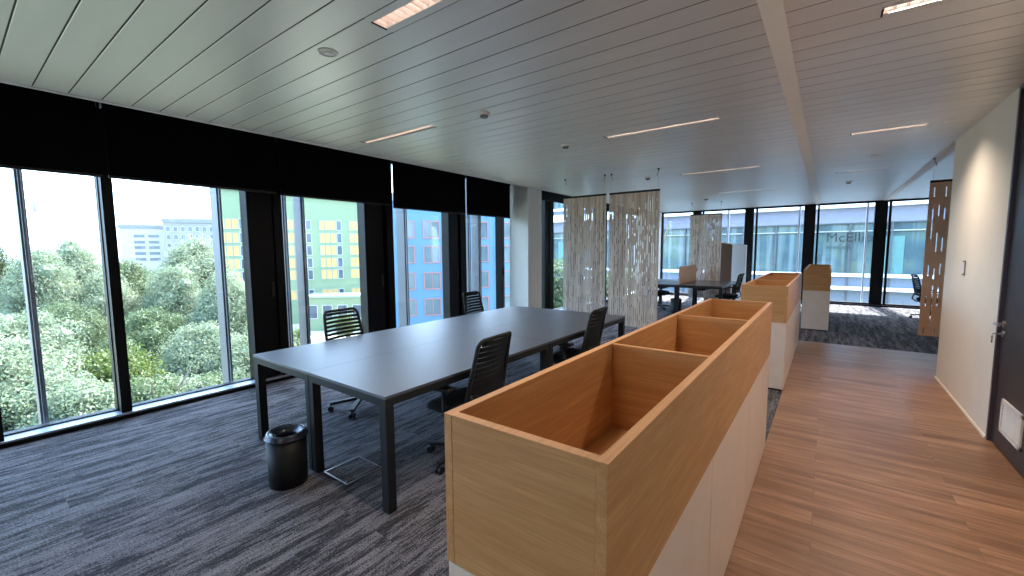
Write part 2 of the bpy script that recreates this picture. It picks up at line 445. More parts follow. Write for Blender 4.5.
# ------------------------------------------------------------------ back facade
def back_bay(name_n, x0, x1, panel=None):
    fr = MB()
    fr.box((x0, YB-.06, .045), (x0+.05, YB+.06, CZ+.05)).box((x0, YB-.04, .045), (x1, YB+.04, .085)).box((x0, YB-.05, CZ-.05), (x1, YB+.05, CZ+.12))
    w = struct('window_%d' % name_n, fr, 'frame_black')
    e = panel[0] if panel else x1
    MB().box((x0+.05, YB-.01, .085), (e, YB+.01, CZ-.05)).build('pane', 'glass', w)
    if panel: MB().box((panel[0], YB-.10, .05), (panel[1], YB+.04, CZ-.04)).build('vent_leaf', 'frame_black', w, .004)
for (a, b, p) in [(-4.66, -3.35, (-3.63, -3.38)), (-3.35, -1.82, (-2.11, -1.87)), (-1.82, -.29, (-.6, -.33)), (-.29, 1.24, (.95, 1.21)), (1.24, 2.77, (2.48, 2.74)), (2.77, 4.3, (4.0, 4.27)), (4.3, 6.0, None)]:
    back_bay(n, a, b, p); n += 1
for (fx, lab) in [(-2.62, 'thin upright fin outside, right of the farthest hanging screen'), (-.72, 'upright fin outside, beside the black leaf behind the second planter'), (.82, 'upright fin outside, right of the lettering')]:
    f = MB().box((fx-.022, YB+.2, -1), (fx+.022, YB+.36, 3.4)).box((fx-.01, YB+.36, -.9), (fx+.01, YB+.40, 3.3)).build('facade_fin', 'fin_light', None, .004)
    tag(f, lab, 'facade fin', 'vertical fins outside the far glazing')
# threshold shadow bars
# own building's slab edges
struct('floor_edge', MB().box((-5.66, REAR-.2, -.75), (XS, YB+.15, -.3)).box((XS, YB, -.75), (RIGHT+.2, YB+.15, -.3)), 'concrete')

# ------------------------------------------------------------------ ceiling fittings
lum_lab = ['recessed louvred ceiling light cut by the top edge, left of the long ceiling strip', 'recessed ceiling light in mid ceiling, the next one towards the hanging screens', 'recessed ceiling light in the third row, above the hanging screens',
           'recessed ceiling light nearest the black blinds', 'recessed ceiling light cut by the top edge, right of the long ceiling strip', 'recessed ceiling light right of the long ceiling strip, above the second planter',
           'recessed ceiling light right of the long ceiling strip, farthest of its row', 'recessed ceiling light above the far desks', 'recessed ceiling light over the far left glazing', 'recessed ceiling light behind the viewer']
for i, (lx, ly, ll) in enumerate(LUMS):
    t = empty('ceiling_light', (lx, ly, CZ)); tag(t, lum_lab[i], 'ceiling light', 'recessed linear lights in the plank ceiling')
    h = MB()
    h.box((0, -.045, .075), (ll, .045, .08)).box((0, -.045, 0), (ll, -.042, .08)).box((0, .042, 0), (ll, .045, .08)).box((0, -.045, 0), (.004, .045, .08)).box((ll-.004, -.045, 0), (ll, .045, .08))
    h.box((-.006, -.05, -.003), (0, .05, .003)).box((ll, -.05, -.003), (ll+.006, .05, .003))
    h.build('housing', 'louver', t)
    lv = MB()
    nb = int(ll/.048)
    for k in range(1, nb): 
        x = k*ll/nb
        lv.hexa([(x-.0015, -.042, .004), (x+.0015, -.042, .004), (x+.0015, .042, .004), (x-.0015, .042, .004), (x-.009, -.042, .04), (x+.009, -.042, .04), (x+.009, .042, .04), (x-.009, .042, .04)])
    lv.build('louver', 'louver', t)
    MB().tube([(.02, 0, .058), (ll-.02, 0, .058)], .011, 10).build('lamp_tube', 'lamp', t)
    MB().box((-.006, -.05, -.004), (.003, .05, .012)).build('end_cap', 'gap', t)
    ld = bpy.data.lights.new('lamp_glow', 'AREA'); ld.shape = 'RECTANGLE'; ld.size = ll-.05; ld.size_y = .06; ld.energy = LUMW; ld.color = (1, .84, .68); ld.spread = math.radians(130)
    lo = bpy.data.objects.new('lamp_glow', ld); C.objects.link(lo); lo.parent = t; lo.location = (ll/2, 0, .003)

det = [(-2.56, 1.54, 'flat round ceiling ring between the first ceiling light and the blinds', 0), (-2.56, 3.04, 'round ceiling detector, largest one, over the desks', 1), (-2.56, 4.53, 'round ceiling detector left of the middle ceiling light', 1),
       (-2.58, 7.45, 'round ceiling detector above the gap between the two large hanging screens', 1), (.45, 7.6, 'round ceiling detector right of the ceiling strip, nearer one', 0), (.25, 10.3, 'dark round ceiling detector right of the strip, farther one', 1), (-2.5, 11.5, 'tiny round ceiling detector above the farthest hanging screen', 1)]
for (x, y, lab, k) in det:
    t = empty('smoke_detector' if k else 'ceiling_speaker', (x, y, CZ)); tag(t, lab, 'detector' if k else 'speaker')
    if k:
        MB().lathe([(0.001, 0), (.055, 0), (.055, -.012), (.045, -.02), (.001, -.02)], n=28).build('base', 'white_plastic', t)
        MB().lathe([(.038, -.018), (.036, -.034), (.03, -.042), (.001, -.046)], n=24).build('dome', 'grey_plastic', t)
    else:
        MB().lathe([(.06, .0), (.062, -.006), (.05, -.008), (.045, -.002)], n=28).build('ring', 'white_plastic', t)
        MB().lathe([(.044, -.001), (.02, -.001), (.02, -.010), (.001, -.010)], n=24).build('grille', 'white_plastic', t)

# ------------------------------------------------------------------ planters on cabinets
def planter(x0, x1, y0, y1, where, cwhere, prefixes=('near', 'middle', 'far')):
    th = .026; zt, zb = 1.175, .768
    t = empty('planter_box', ((x0+x1)/2, (y0+y1)/2, zb)); tag(t, where, 'planter', 'open oak planter boxes standing on low cabinets')
    ox, oy = t.location.x, t.location.y
    def bx(name, mat, a, b):
        o = MB().box((a[0]-ox, a[1]-oy, a[2]-zb), (b[0]-ox, b[1]-oy, b[2]-zb)).build(name, mat, t, .0012); return o
    bx('side_panel', 'oak_y', (x1-th, y0, zb), (x1, y1, zt)); bx('side_panel', 'oak_y', (x0, y0, zb), (x0+th, y1, zt))
    bx('end_panel', 'oak_x', (x0+th, y0+.001, zb), (x1-th, y0+th, zt)); bx('end_panel', 'oak_x', (x0+th, y1-th, zb), (x1-th, y1, zt))
    L = (y1-y0)/3
    for k in (1, 2): bx('divider', 'oak_x', (x0+th, y0+k*L-.011, zb+.02), (x1-th, y0+k*L+.011, zt-.001))
    bx('bottom_panel', 'oak_y', (x0+th, y0+th, zb+.002), (x1-th, y1-th, zb+.022))
    # pale edge banding along the rim
    rim = MB()
    for a, b in (((x0, y0), (x0+th, y1)), ((x1-th, y0), (x1, y1)), ((x0+th, y0), (x1-th, y0+th)), ((x0+th, y1-th), (x1-th, y1))):
        rim.box((a[0]-ox, a[1]-oy, zt-zb), (b[0]-ox, b[1]-oy, zt-zb+.0015))
    rim.build('edge_band', 'oak_edge', t)
    for k in range(3):
        ya, yb = y0+k*L+.0015, y0+(k+1)*L-.0015
        c = empty('storage_cabinet', ((x0+x1)/2, (ya+yb)/2, 0)); tag(c, '%s of the three cream cabinets %s' % (prefixes[k], cwhere), 'cabinet', 'low cream cabinets under the oak planters')
        w = (x1-x0)/2-.002; l = (yb-ya)/2
        MB().box((-w+.02, -l, .02), (w-.019, l, .766)).build('body', 'cabinet', c)
        MB().box((w-.018, -l+.001, .012), (w, l-.001, .765)).build('back_panel', 'cabinet', c, .0015)
        MB().box((-w+.04, -l+.002, 0), (w-.03, l-.002, .02)).build('plinth', 'gap', c)
        for q in (-1, 1): 
            dd = MB().box((-w, q*l/2-l/2+.002, .03), (-w+.018, q*l/2+l/2-.002, .762)).build('door', 'cabinet', c, .0015)
            MB().box((-w-.012, q*.05-.004, .6), (-w, q*.05+.004, .72)).build('handle', 'black_metal', dd, .002)
planter(-.785, -.328, .755, 3.845, 'large oak planter box with three compartments in the foreground', 'under the foreground oak planter')
planter(-.785, -.328, 5.5, 8.58, 'second oak planter box down the row, partly hidden by the foreground one', 'under the second oak planter')
planter(-.36, .075, 10.0, 13.1, 'farthest oak planter box, beside the far glazing', 'under the farthest oak planter')

# ------------------------------------------------------------------ desks
def desk(x0, x1, y0, y1, lab, group, end0=True, end1=True, top='desk_top', outer=-1):
    """bench desk with long side along y; outer = x side that carries its own legs"""
    cx, cy_ = (x0+x1)/2, (y0+y1)/2
    t = empty('office_desk', (cx, cy_, 0)); tag(t, lab, 'desk', group)
    w, l = (x1-x0)/2-.001, (y1-y0)/2-.001; H = .74
    MB().box((-w, -l, H-.018), (w, l, H)).build('desktop', top, t, .0015)
    MB().box((-w+.0005, -l-.0005, H-.022), (w-.0005, l+.0005, H-.0175)).build('desktop_edge', 'desk_side', t)
    # under frame
    fr = MB(); b = .045
    for q in (-1, 1):
        fr.box((q*(w-.003), -l+.003, H-.022-b), (q*(w-.003)-q*.03, l-.003, H-.023))
        fr.box((-w+.033, q*(l-.003), H-.022-b), (w-.033, q*(l-.003)-q*.05, H-.023))
    fr.build('frame', 'desk_frame', t)
    for q, on in ((-1, end0), (1, end1)):
        if not on: continue
        for sgn in (-1, 1):
            lw = .066 if sgn == outer else .05
            MB().box((sgn*(w-.003), q*(l-.003), 0.006), (sgn*(w-.003)-sgn*lw, q*(l-.003)-q*.06, H-.022-b)).build('leg', 'desk_frame', t, .002)
            MB().lathe([(.001, 0), (.02, 0), (.02, .006), (.001, .006)], (sgn*(w-.035), q*(l-.035)), 14).build('foot', 'black_metal', t)
    MB().box((-.10, -l+.3, H-.14), (.08, l-.3, H-.125)).box((-.10, -l+.3, H-.125), (-.095, l-.3, H-.07)).box((.075, -l+.3, H-.125), (.08, l-.3, H-.07)).box((-.10, -l+.32, H-.07), (-.08, -l+.36, H-.022)).box((-.10, l-.36, H-.07), (-.08, l-.32, H-.022)).build('cable_tray', 'black_metal', t)
    return t
G = 'four dark bench desks pushed together by the window'
desk(-3.82, -2.935, 1.5, 3.35, 'dark desk at the near left of the bench, with the slatted chair behind', G, outer=-1)
desk(-2.935, -2.05, 1.5, 3.35, 'dark desk at the near right of the bench, its corner leg in front', G, outer=1)
desk(-3.82, -2.935, 3.35, 5.2, 'dark desk at the far left of the bench, near the white column', G, outer=-1)
desk(-2.935, -2.05, 3.35, 5.2, 'dark desk at the far right of the bench, before the hanging screens', G, outer=1)
M['desk_reflect_brown'] = plain('desk_laminate_painted_reflection', srgb(70, 66, 68), .25)  # brownish reflection on the desktop is put into its base colour
G = 'two dark bench desks in the far office corner'
desk(-3.8, -2.85, 10.4, 12.2, 'far dark desk left of the oak divider screen', G, outer=-1)
desk(-2.85, -1.86, 10.4, 12.2, 'far dark desk right of the oak divider screen', G, outer=1, top='desk_reflect_brown')
sc_ = MB().box((-2.868, 10.6, .7402), (-2.832, 12.15, 1.16)).build('desk_divider_screen', 'screen_oak', None, .006)
tag(sc_, 'oak coloured divider screen standing between the two far desks', 'divider screen')

# ------------------------------------------------------------------ chairs
def seat_mesh():
    mb = MB(); N = 28
    rings = [(.80, .40), (.97, .412), (1.0, .43), (.99, .452), (.9, .468), (.6, .472), (.2, .466)]
    for s, z in rings:
        for k in range(N):
            a = 2*PI*k/N; c, d_ = math.cos(a), math.sin(a); e = .55
            x = .235*s*math.copysign(abs(c)**e, c); y = .235*s*math.copysign(abs(d_)**e, d_)
            zz = z - (.028*max(0, x-.12)/.12 if x > .12 else 0) + .012*(abs(y)/.235)**2
            mb.v.append((x+.02, y, zz))
    for i in range(len(rings)-1):
        for k in range(N):
            a = i*N+k; b = i*N+(k+1) % N; mb.f.append((a, b, b+N, a+N))
    mb.f.append(tuple(reversed(range(N)))); mb.f.append(tuple((len(rings)-1)*N+k for k in range(N)))
    return mb
def back_pt(u, v):
    """u in -1..1 across, v in 0..1 up; chair faces +x"""
    hw = .225 - .035*v
    y = u*hw; z = .53 + .45*v
    x = -.20 - .10*v - .035*(1-u*u) + .02*math.sin(PI*v)
    return (x, y, z)
def make_chair(filled):
    t = empty('office_chair')
    seat_mesh().build('seat', 'fabric', t, smooth=True)
    MB().box((-.17, -.15, .37), (.17, .15, .405)).build('seat_pan', 'plastic', t, .01)
    # back frame loop with rounded corners
    loop = []
    def arc(cu, cv, a0, a1, ru, rv):
        for k in range(6):
            a = a0+(a1-a0)*k/5; loop.append(back_pt(cu+ru*math.cos(a), cv+rv*math.sin(a)))
    arc(.78, .88, 0, PI/2, .22, .12); arc(-.78, .88, PI/2, PI, .22, .12); arc(-.85, .07, PI, 1.5*PI, .15, .07); arc(.85, .07, 1.5*PI, 2*PI, .15, .07)
    loop.append(loop[0])
    MB().tube(loop, .015, 8, False).build('back_frame', 'plastic', t, smooth=True)
    # horizontal slats of the see-through back
    mb = MB(); ns = 11
    for i in range(ns):
        v0 = .06+.87*i/(ns-1); hh = .0125 if not filled else .016
        lim = .97 if v0 < .85 else .97-(v0-.85)*1.6
        pts = [Vector(back_pt(-lim+2*lim*k/8, v0)) for k in range(9)]
        for k in range(8):
            p, q = pts[k], pts[k+1]
            mb.hexa([p+Vector((-.004, 0, -hh)), q+Vector((-.004, 0, -hh)), q+Vector((.004, 0, -hh)), p+Vector((.004, 0, -hh)),
                     p+Vector((-.004, 0, hh)), q+Vector((-.004, 0, hh)), q+Vector((.004, 0, hh)), p+Vector((.004, 0, hh))])
    mb.build('back_slats', 'fabric' if filled else 'plastic', t)
    # lumbar band
    mb = MB()
    pts = [Vector(back_pt(-.9+1.8*k/8, .22)) for k in range(9)]
    for k in range(8):
        p, q = pts[k]+Vector((.008, 0, 0)), pts[k+1]+Vector((.008, 0, 0))
        mb.hexa([p+Vector((-.003, 0, -.05)), q+Vector((-.003, 0, -.05)), q+Vector((.003, 0, -.05)), p+Vector((.003, 0, -.05)), p+Vector((-.003, 0, .05)), q+Vector((-.003, 0, .05)), q+Vector((.003, 0, .05)), p+Vector((.003, 0, .05))])
    mb.build('lumbar_support', 'fabric', t)
    mb = MB()
    for sgn in (-1, 1): mb.tube([(-.06, sgn*.10, .39), (-.2, sgn*.14, .385), (-.262, sgn*.17, .44), back_pt(sgn*.9, .12)], [.016, .016, .014, .011], 10)
    mb.build('back_support', 'plastic', t, smooth=True)
    for sgn in (-1, 1):
        a = MB().tube([(-.03, sgn*.17, .39), (-.03, sgn*.25, .395), (-.035, sgn*.275, .44), (-.03, sgn*.275, .61)], [.016, .016, .015, .013], 10)
        ar = a.build('arm_support', 'plastic', t, smooth=True)
        MB().box((-.12, sgn*.275-.045, .612), (.15, sgn*.275+.045, .642)).build('armrest', 'plastic', ar, .012)
    MB().tube([(0, 0, .08), (0, 0, .2)], .028, 16).tube([(0, 0, .2), (0, 0, .38)], .016, 14).lathe([(.001, .335), (.06, .335), (.09, .37), (.001, .375)], n=20).build('gas_column', 'black_metal', t)
    for k in range(5):
        a = 2*PI*k/5+.3; c, s_ = math.cos(a), math.sin(a)
        lg = MB(); lg.bar((c*.02, s_*.02, .105), (c*.30, s_*.30, .075), .045, .028)
        l_ = lg.build('leg', 'plastic', t, .006)
        cs = MB(); px, py = c*.295, s_*.295; tx, ty = -s_, c
        for q in (-1, 1): cs.tube([(px+tx*q*.008, py+ty*q*.008, .027), (px+tx*q*.026, py+ty*q*.026, .027)], .027, 16)
        cs.tube([(px, py, .03), (px, py, .075)], .008, 8)
        cs.build('caster', 'black_metal', l_)
    return t
A = make_chair(False); Bc = make_chair(True)
GA = 'black office chairs with slatted backs'
def put(src, first, x, y, rz, lab):
    o = src if first else copy_tree(src)
    o.location = (x, y, 0); o.rotation_euler.z = rz; tag(o, lab, 'office chair', GA); return o
put(Bc, True, -2.18, 2.32, PI+.06, 'black office chair tucked in at the right side of the near bench desk')
put(A, True, -3.76, 2.47, .05, 'black office chair with see-through slatted back on the window side, nearest')
put(Bc, False, -3.84, 4.6, .12, 'black office chair on the window side of the bench, farther one')
put(Bc, False, -2.17, 4.03, PI+.05, 'black office chair at the far right bench desk, before the planter')
put(Bc, False, -3.55, 11.35, .15, 'black office chair at the window side of the far desks, beyond the large hanging screens')
put(Bc, False, -1.93, 11.45, PI-.1, 'black office chair at the right end of the far desks')
put(Bc, False, 1.86, 12.9, .15, 'black office chair at the far glazing, half hidden by the oak-toned hanging screen')

# ------------------------------------------------------------------ waste bin
t = empty('waste_bin', (-2.94, 1.335, 0)); tag(t, 'black round waste bin with a ring lid beside the middle desk leg', 'bin')
MB().lathe([(.001, 0), (.118, 0), (.121, .006), (.128, .33), (.124, .33), (.116, .012), (.001, .012)], n=40).build('body', plain('black_bin_metal', srgb(10, 11, 13), .5, spec=.25), t, smooth=True)
MB().lathe([(.129, .330), (.132, .328), (.137, .332), (.137, .338), (.133, .341), (.131, .345), (.124, .362), (.118, .368), (.108, .368), (.085, .356), (.078, .350), (.072, .346), (.066, .335), (.062, .30), (.060, .30), (.064, .337), (.070, .344), (.129, .335), (.129, .330)], n=48).build('lid_ring', plain('satin_black_lid', srgb(44, 50, 62), .22, .5), t, smooth=True)

kb = copy_tree(t); kb.location = (-2.95, 10.75, 0); tag(kb, 'black round waste bin under the near edge of the far desks', 'bin')
# floor box under the desk
t = empty('floor_box', (-2.715, 1.69, 0)); tag(t, 'square floor box lid with a thin metal rim in the carpet under the desk', 'floor box')
MB().box((-.135, -.135, .0005), (.135, .135, .003)).build('lid', 'carpet', t)
r = MB()
for a, b in (((-.145, -.145), (.145, -.139)), ((-.145, .139), (.145, .145)), ((-.145, -.139), (-.139, .139)), ((.139, -.139), (.145, .139))): r.box((a[0], a[1], .0002), (b[0], b[1], .005))
r.build('metal_rim', 'steel', t)
# ------------------------------------------------------------------ hanging perforated screens
def hanging(x0, x1, y, z0, z1, lab, seed, mat='felt', dens=.5, pitch=.0345):
    rnd = random.Random(seed)
    t = empty('hanging_screen', ((x0+x1)/2, y, z0)); tag(t, lab, 'hanging screen', 'perforated felt screens hung from the ceiling')
    w = (x1-x0)/2; H = z1-z0; th = .009
    mb = MB(); n_ = max(6, int(2*w/pitch)); p = 2*w/n_; sl = .012
    x = -w
    for i in range(n_):
        xa = -w+i*p; xb = xa+p
        # solid strip
        mb.box((xa, -th/2, 0), (xb-sl, th/2, H))
        if i == n_-1:
            mb.box((xb-sl, -th/2, 0), (xb, th/2, H)); continue
        z = .02 + rnd.uniform(0, .12); last = 0
        while z < H-.06:
            hl = rnd.choice((.05, .08, .1, .14, .22, .32)) * (1.9 if pitch > .05 else 1) ; gap = rnd.uniform(.06, .5)*(1.15-dens)
            if z+hl > H-.05: break
            mb.box((xb-sl, -th/2, last), (xb, th/2, z)); last = z+hl; z = last+gap+.03
        mb.box((xb-sl, -th/2, last), (xb, th/2, H))
    mb.build('felt_panel', mat, t)
    MB().box((-w, -.012, H-.002), (w, .012, H+.03)).build('top_rail', 'black_metal', t, .002)
    for q in (-.93, .93):
        MB().tube([(q*w, 0, H+.03), (q*w, 0, CZ-z0-.03)], .0012, 5).build('suspension_wire', 'steel', t)
        hk = MB().lathe([(.001, 0), (.018, 0), (.018, -.012), (.006, -.02), (.006, -.035), (.001, -.035)], (0, 0), 12)
        hk.v = [(vx+q*w, vy, vz+CZ-z0) for vx, vy, vz in hk.v]
        hk.tube([(q*w, 0, CZ-z0-.03), (q*w+.03*(-q), .01, CZ-z0-.11)], .003, 6)
        hk.build('ceiling_hook', 'black_metal', t)
    return t
hanging(-3.83, -3.02, 6.72, .32, 2.49, 'large beige slotted hanging screen next to the white column', 3, dens=.55)
hanging(-2.96, -2.13, 6.72, .32, 2.49, 'large beige slotted hanging screen, right one of the near pair', 11, dens=.75)
hanging(-3.08, -2.28, 12.38, .25, 2.49, 'small looking beige hanging screen behind the far desks', 21, dens=.7)
M['felt_brown'] = plain('tan_felt_screen', srgb(206, 172, 146), .95, var=.06, scale=90)
hanging(1.10, 1.92, 8.34, .33, 2.49, 'tan slotted hanging screen cut off by the end of the right wall', 31, 'felt_brown', dens=.45, pitch=.055)

# ------------------------------------------------------------------ booth behind the far desks
t = empty('booth_partition', (-2.2, 13.7, 0)); tag(t, 'white and brown free-standing partition with sloping top behind the far desks', 'partition')
MB().hexa([(-.75, -.02, 0), (-.02, -.02, 0), (-.02, .02, 0), (-.75, .02, 0), (-.75, -.02, 1.84), (-.02, -.02, 1.70), (-.02, .02, 1.70), (-.75, .02, 1.84)]).build('side_panel', 'brown', t, .003)
MB().hexa([(-.02, -.05, 0), (.34, -.05, 0), (.34, .05, 0), (-.02, .05, 0), (-.02, -.05, 1.73), (.34, -.05, 1.68), (.34, .05, 1.68), (-.02, .05, 1.73)]).build('end_panel', 'white_panel', t, .004)
MB().hexa([(-.77, -.03, 1.842), (-.02, -.03, 1.702), (-.02, .03, 1.702), (-.77, .03, 1.842), (-.77, -.03, 1.87), (-.02, -.03, 1.73), (-.02, .03, 1.73), (-.77, .03, 1.87)]).build('cap_rail', 'white_panel', t)

# ------------------------------------------------------------------ outside: ground
GZ = -17.0
def ground_mat():
    t = NT('ground_cover'); f = t.noise(t.coords(), .06, 5)
    t.link(t.ramp(f, [(.42, srgb(90, 98, 74)), (.5, srgb(112, 114, 92)), (.62, srgb(124, 122, 114))]), t.b.inputs['Base Color'])
    t.b.inputs['Roughness'].default_value = .95; return t.m
M['ground'] = ground_mat()
struct('ground', MB().box((-500, -300, GZ-.5), (300, 500, GZ)), 'ground')
M['plaza'] = plain('pale_paving', srgb(170, 164, 150), .85, var=.08, scale=.4)

# ------------------------------------------------------------------ outside: buildings
def building(name, p0, p1, depth, ztop, lab, wall, rows, win, roofmat=None, parapet=.6, glass='bglass', limit=100, slope=0):
    """facade from p0 to p1 (ground points, as seen from the office left to right); rows = list of z; win(u, row) -> list of (u0,u1,dz,h,mat)"""
    a = Vector((p0[0], p0[1], 0)); b = Vector((p1[0], p1[1], 0)); L = (b-a).length
    t = empty(name, (a.x, a.y, GZ), math.atan2(b.y-a.y, b.x-a.x)); tag(t, lab, 'building')
    # local x along facade, local +y away from the viewer
    H = ztop-GZ
    MB().hexa([(0, 0, 0), (L, 0, 0), (L, depth, 0), (0, depth, 0), (0, 0, H+slope), (L, 0, H-slope), (L, depth, H-slope), (0, depth, H+slope)]).build('wall', wall, t)
    MB().hexa([(-.3, -.35, H+slope), (L+.3, -.35, H-slope), (L+.3, depth+.3, H-slope), (-.3, depth+.3, H+slope), (-.3, -.35, H+parapet+slope), (L+.3, -.35, H+parapet-slope), (L+.3, depth+.3, H+parapet-slope), (-.3, depth+.3, H+parapet+slope)]).build('roof', roofmat or 'concrete', t)
    cnt = 0; rest = {}
    for z in rows:
        for (u0, u1, h, fm, gm) in win:
            if u1 > L: continue
            zz = z-GZ; o = None
            e = .14
            fr = MB().box((u0-e, -.10, zz-e), (u0, .02, zz+h+e)).box((u1, -.10, zz-e), (u1+e, .02, zz+h+e)).box((u0, -.10, zz-e), (u1, .02, zz)).box((u0, -.10, zz+h), (u1, .02, zz+h+e))
            gl = MB().box((u0, -.03, zz), (u1, .02, zz+h))
            if gm == 'bglass':
                fr.box(((u0+u1)/2-.04, -.07, zz), ((u0+u1)/2+.04, -.02, zz+h))
            if cnt < limit:
                w = fr.build('window', fm, t); gl.build('pane', gm, w); cnt += 1
            else:
                for key, q in (('frame_'+fm, fr), (gm, gl)):
                    r = rest.setdefault(key, MB()); n0 = len(r.v); r.v += q.v; r.f += [tuple(i+n0 for i in f) for f in q.f]
    for key, q in rest.items():
        o = q.build('windows', key.replace('frame_', ''), t); o['kind'] = 'stuff'
    return t
def bglass(name, c):
    return plain(name, c, .15, .0, var=.35, scale=.35, spec=.8)
M['bglass'] = bglass('blue_grey_building_glass', srgb(84, 98, 104))
M['yellow'] = plain('ochre_window_panel', srgb(184, 142, 84), .6, var=.1, scale=.3)
M['green_wall'] = plain('sage_green_render', srgb(112, 126, 98), .8, var=.04, scale=.3)
M['green_roof'] = plain('pale_green_roof', srgb(128, 140, 126), .8)
M['blue_wall'] = plain('sky_blue_cladding', srgb(76, 110, 136), .55, var=.08, scale=.25)
M['pink'] = plain('coral_window_frame', srgb(150, 98, 96), .6)
M['white_frame'] = plain('white_window_frame', srgb(158, 156, 152), .6)
M['grey_wall'] = plain('pale_grey_render', srgb(124, 122, 122), .8, var=.04)
M['white_wall'] = plain('white_render', srgb(152, 148, 146), .8, var=.02)
M['dark_roof'] = plain('grey_roof', srgb(112, 114, 116), .8)
M['darkwin'] = bglass('dark_building_glass', srgb(58, 68, 80))

# green building with ochre window groups
D = 108
p0 = far_point(215, 250, D*1.0); p1 = far_point(400, 250, D)
win = []
u = 1.0
for g_ in range(12):
    for k in range(3): win.append((u+k*1.15, u+k*1.15+.95, 2.0, 'green_roof', 'yellow'))
    win.append((u+3.6, u+4.5, 2.0, 'white_frame', 'darkwin'))
    u += 6.35
rows = [far_point(343, yy, D*.99).z for yy in (230, 242.5, 254.5, 266.5, 278, 297)]
building('apartment_block', p0, p1, 16, far_point(343, 200, D).z, 'sage green apartment block with groups of ochre window panels', 'green_wall', rows, win, 'green_roof', 1.0, slope=1.2)
# its ground floor wing
p0 = far_point(300, 250, 96); p1 = far_point(402, 250, 90)
win = [(u_*3.0+1, u_*3.0+2.8, 2.6, 'white_frame', 'darkwin') for u_ in range(10)]
building('pavilion', p0, p1, 6, far_point(343, 297, 94).z, 'low pale green wing at the foot of the green block', 'green_wall', [far_point(343, 318, 93).z], win, 'green_roof', .4)
# blue building
D = 56
p0 = far_point(388, 250, D+2); p1 = far_point(540, 250, D+6)
win = []
for g_ in range(12):
    win.append((1.3+g_*3.35, 3.3+g_*3.35, 2.05, 'pink', 'bglass'))
rows = [far_point(430, yy, D).z for yy in (237, 262.5, 290, 317)] + [far_point(430, 317, D).z-3.5]
building('office_block', p0, p1, 16, far_point(430, 200, D).z, 'sky blue office block with coral framed windows', 'blue_wall', rows, win, 'white_wall', 1.0)
# white block and grey block behind the trees
D = 190
p0 = far_point(121, 250, D*1.02); p1 = far_point(165, 250, D)
win = []
for g_ in range(2): win += [(3.7+g_*3.9, 6.7+g_*3.9, 1.0, 'white_frame', 'darkwin')]
rows = [far_point(145, yy, D).z for yy in (237.5, 243.5, 249, 255, 261)]
building('apartment_block', p0, p1, 20, far_point(140, 228, D).z, 'white block left of the grey one, above the treetops', 'white_wall', rows, win, 'dark_roof', 1.2)
p0 = far_point(165, 250, D*.97); p1 = far_point(242, 250, D*.93)
win = []
for g_ in range(9): win += [(.8+g_*2.1, 1.9+g_*2.1, 1.5, 'white_frame', 'darkwin')]
rows = [far_point(200, yy, D*.95).z for yy in (231.5, 239.5, 248, 256, 264)]
building('apartment_block', p0, p1, 20, far_point(200, 223, D*.95).z, 'long pale grey block with square white-framed windows above the trees', 'grey_wall', rows, win, 'dark_roof', 1.4)
# tower cranes far off
def crane(px, py, d_, lab, rz):
    top = far_point(px, py, d_)
    t = empty('tower_crane', (top.x, top.y, GZ), rz); tag(t, lab, 'crane'); H = top.z-GZ
    def lattice(p, q, w, n_, wid=.16):
        mb = MB(); p = Vector(p); q = Vector(q); d_ = (q-p); u = Vector((0, 1, 0)); v_ = d_.normalized().cross(u)
        cs = [u*w+v_*w, u*w-v_*w, -u*w-v_*w, -u*w+v_*w]
        for c in cs: mb.bar(p+c, q+c, wid)
        for i in range(n_):
            for j in range(4): mb.bar(p+d_*i/n_+cs[j], p+d_*(i+1)/n_+cs[(j+1) % 4], wid*.6)
        return mb
    lattice((0, 0, 0), (0, 0, H), .9, 16).build('mast', 'dark_roof', t)
    lattice((-9, 0, H-2), (26, 0, H-2), .6, 14).build('jib', 'dark_roof', t)
    MB().box((-10, -1, H-4.5), (-7, 1, H-2)).build('counterweight', 'concrete', t)
    MB().bar((0, 0, H-2), (0, 0, H+4), .6).bar((0, 0, H+4), (20, 0, H-1.4), .12).bar((0, 0, H+4), (-8, 0, H-1.4), .12).build('tie_bars', 'dark_roof', t)
crane(35, 208, 330, 'faint tower crane in the pale sky at the far left', 1.0)

# opposite wing across the courtyard
YO = 26.0
def opp_glass_reflections():
    t = NT('opposite_glass_painted_reflections'); f = t.noise(t.coords((.28, 1, .4)), 1.3, 4, .6); g_ = t.noise(t.coords((2.2, 1, .08)), 1.6, 2)
    c = t.ramp(f, [(.32, srgb(44, 60, 68)), (.48, srgb(66, 88, 94)), (.6, srgb(88, 104, 92)), (.7, srgb(108, 120, 122))])  # teal and olive noise paints interior and tree reflections into the colour
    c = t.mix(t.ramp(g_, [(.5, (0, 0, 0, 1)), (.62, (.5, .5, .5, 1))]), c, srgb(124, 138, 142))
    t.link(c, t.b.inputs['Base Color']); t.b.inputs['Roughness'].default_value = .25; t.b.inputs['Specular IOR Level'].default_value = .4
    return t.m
M['opp_glass_reflections'] = opp_glass_reflections()
M['band'] = plain('white_spandrel_band', srgb(240, 244, 250), .5, var=.01)
M['spandrel'] = plain('blue_grey_spandrel', srgb(98, 104, 116), .6)
M['soffit'] = plain('lilac_grey_soffit', srgb(116, 116, 132), .7)
M['turq'] = plain('turquoise_panel', srgb(78, 118, 116), .5)
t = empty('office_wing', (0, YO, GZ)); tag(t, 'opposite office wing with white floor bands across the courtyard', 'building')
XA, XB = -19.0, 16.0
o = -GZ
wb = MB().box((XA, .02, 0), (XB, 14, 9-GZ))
wb.build('wall', 'opp_glass_reflections', t)
fl = 4.0
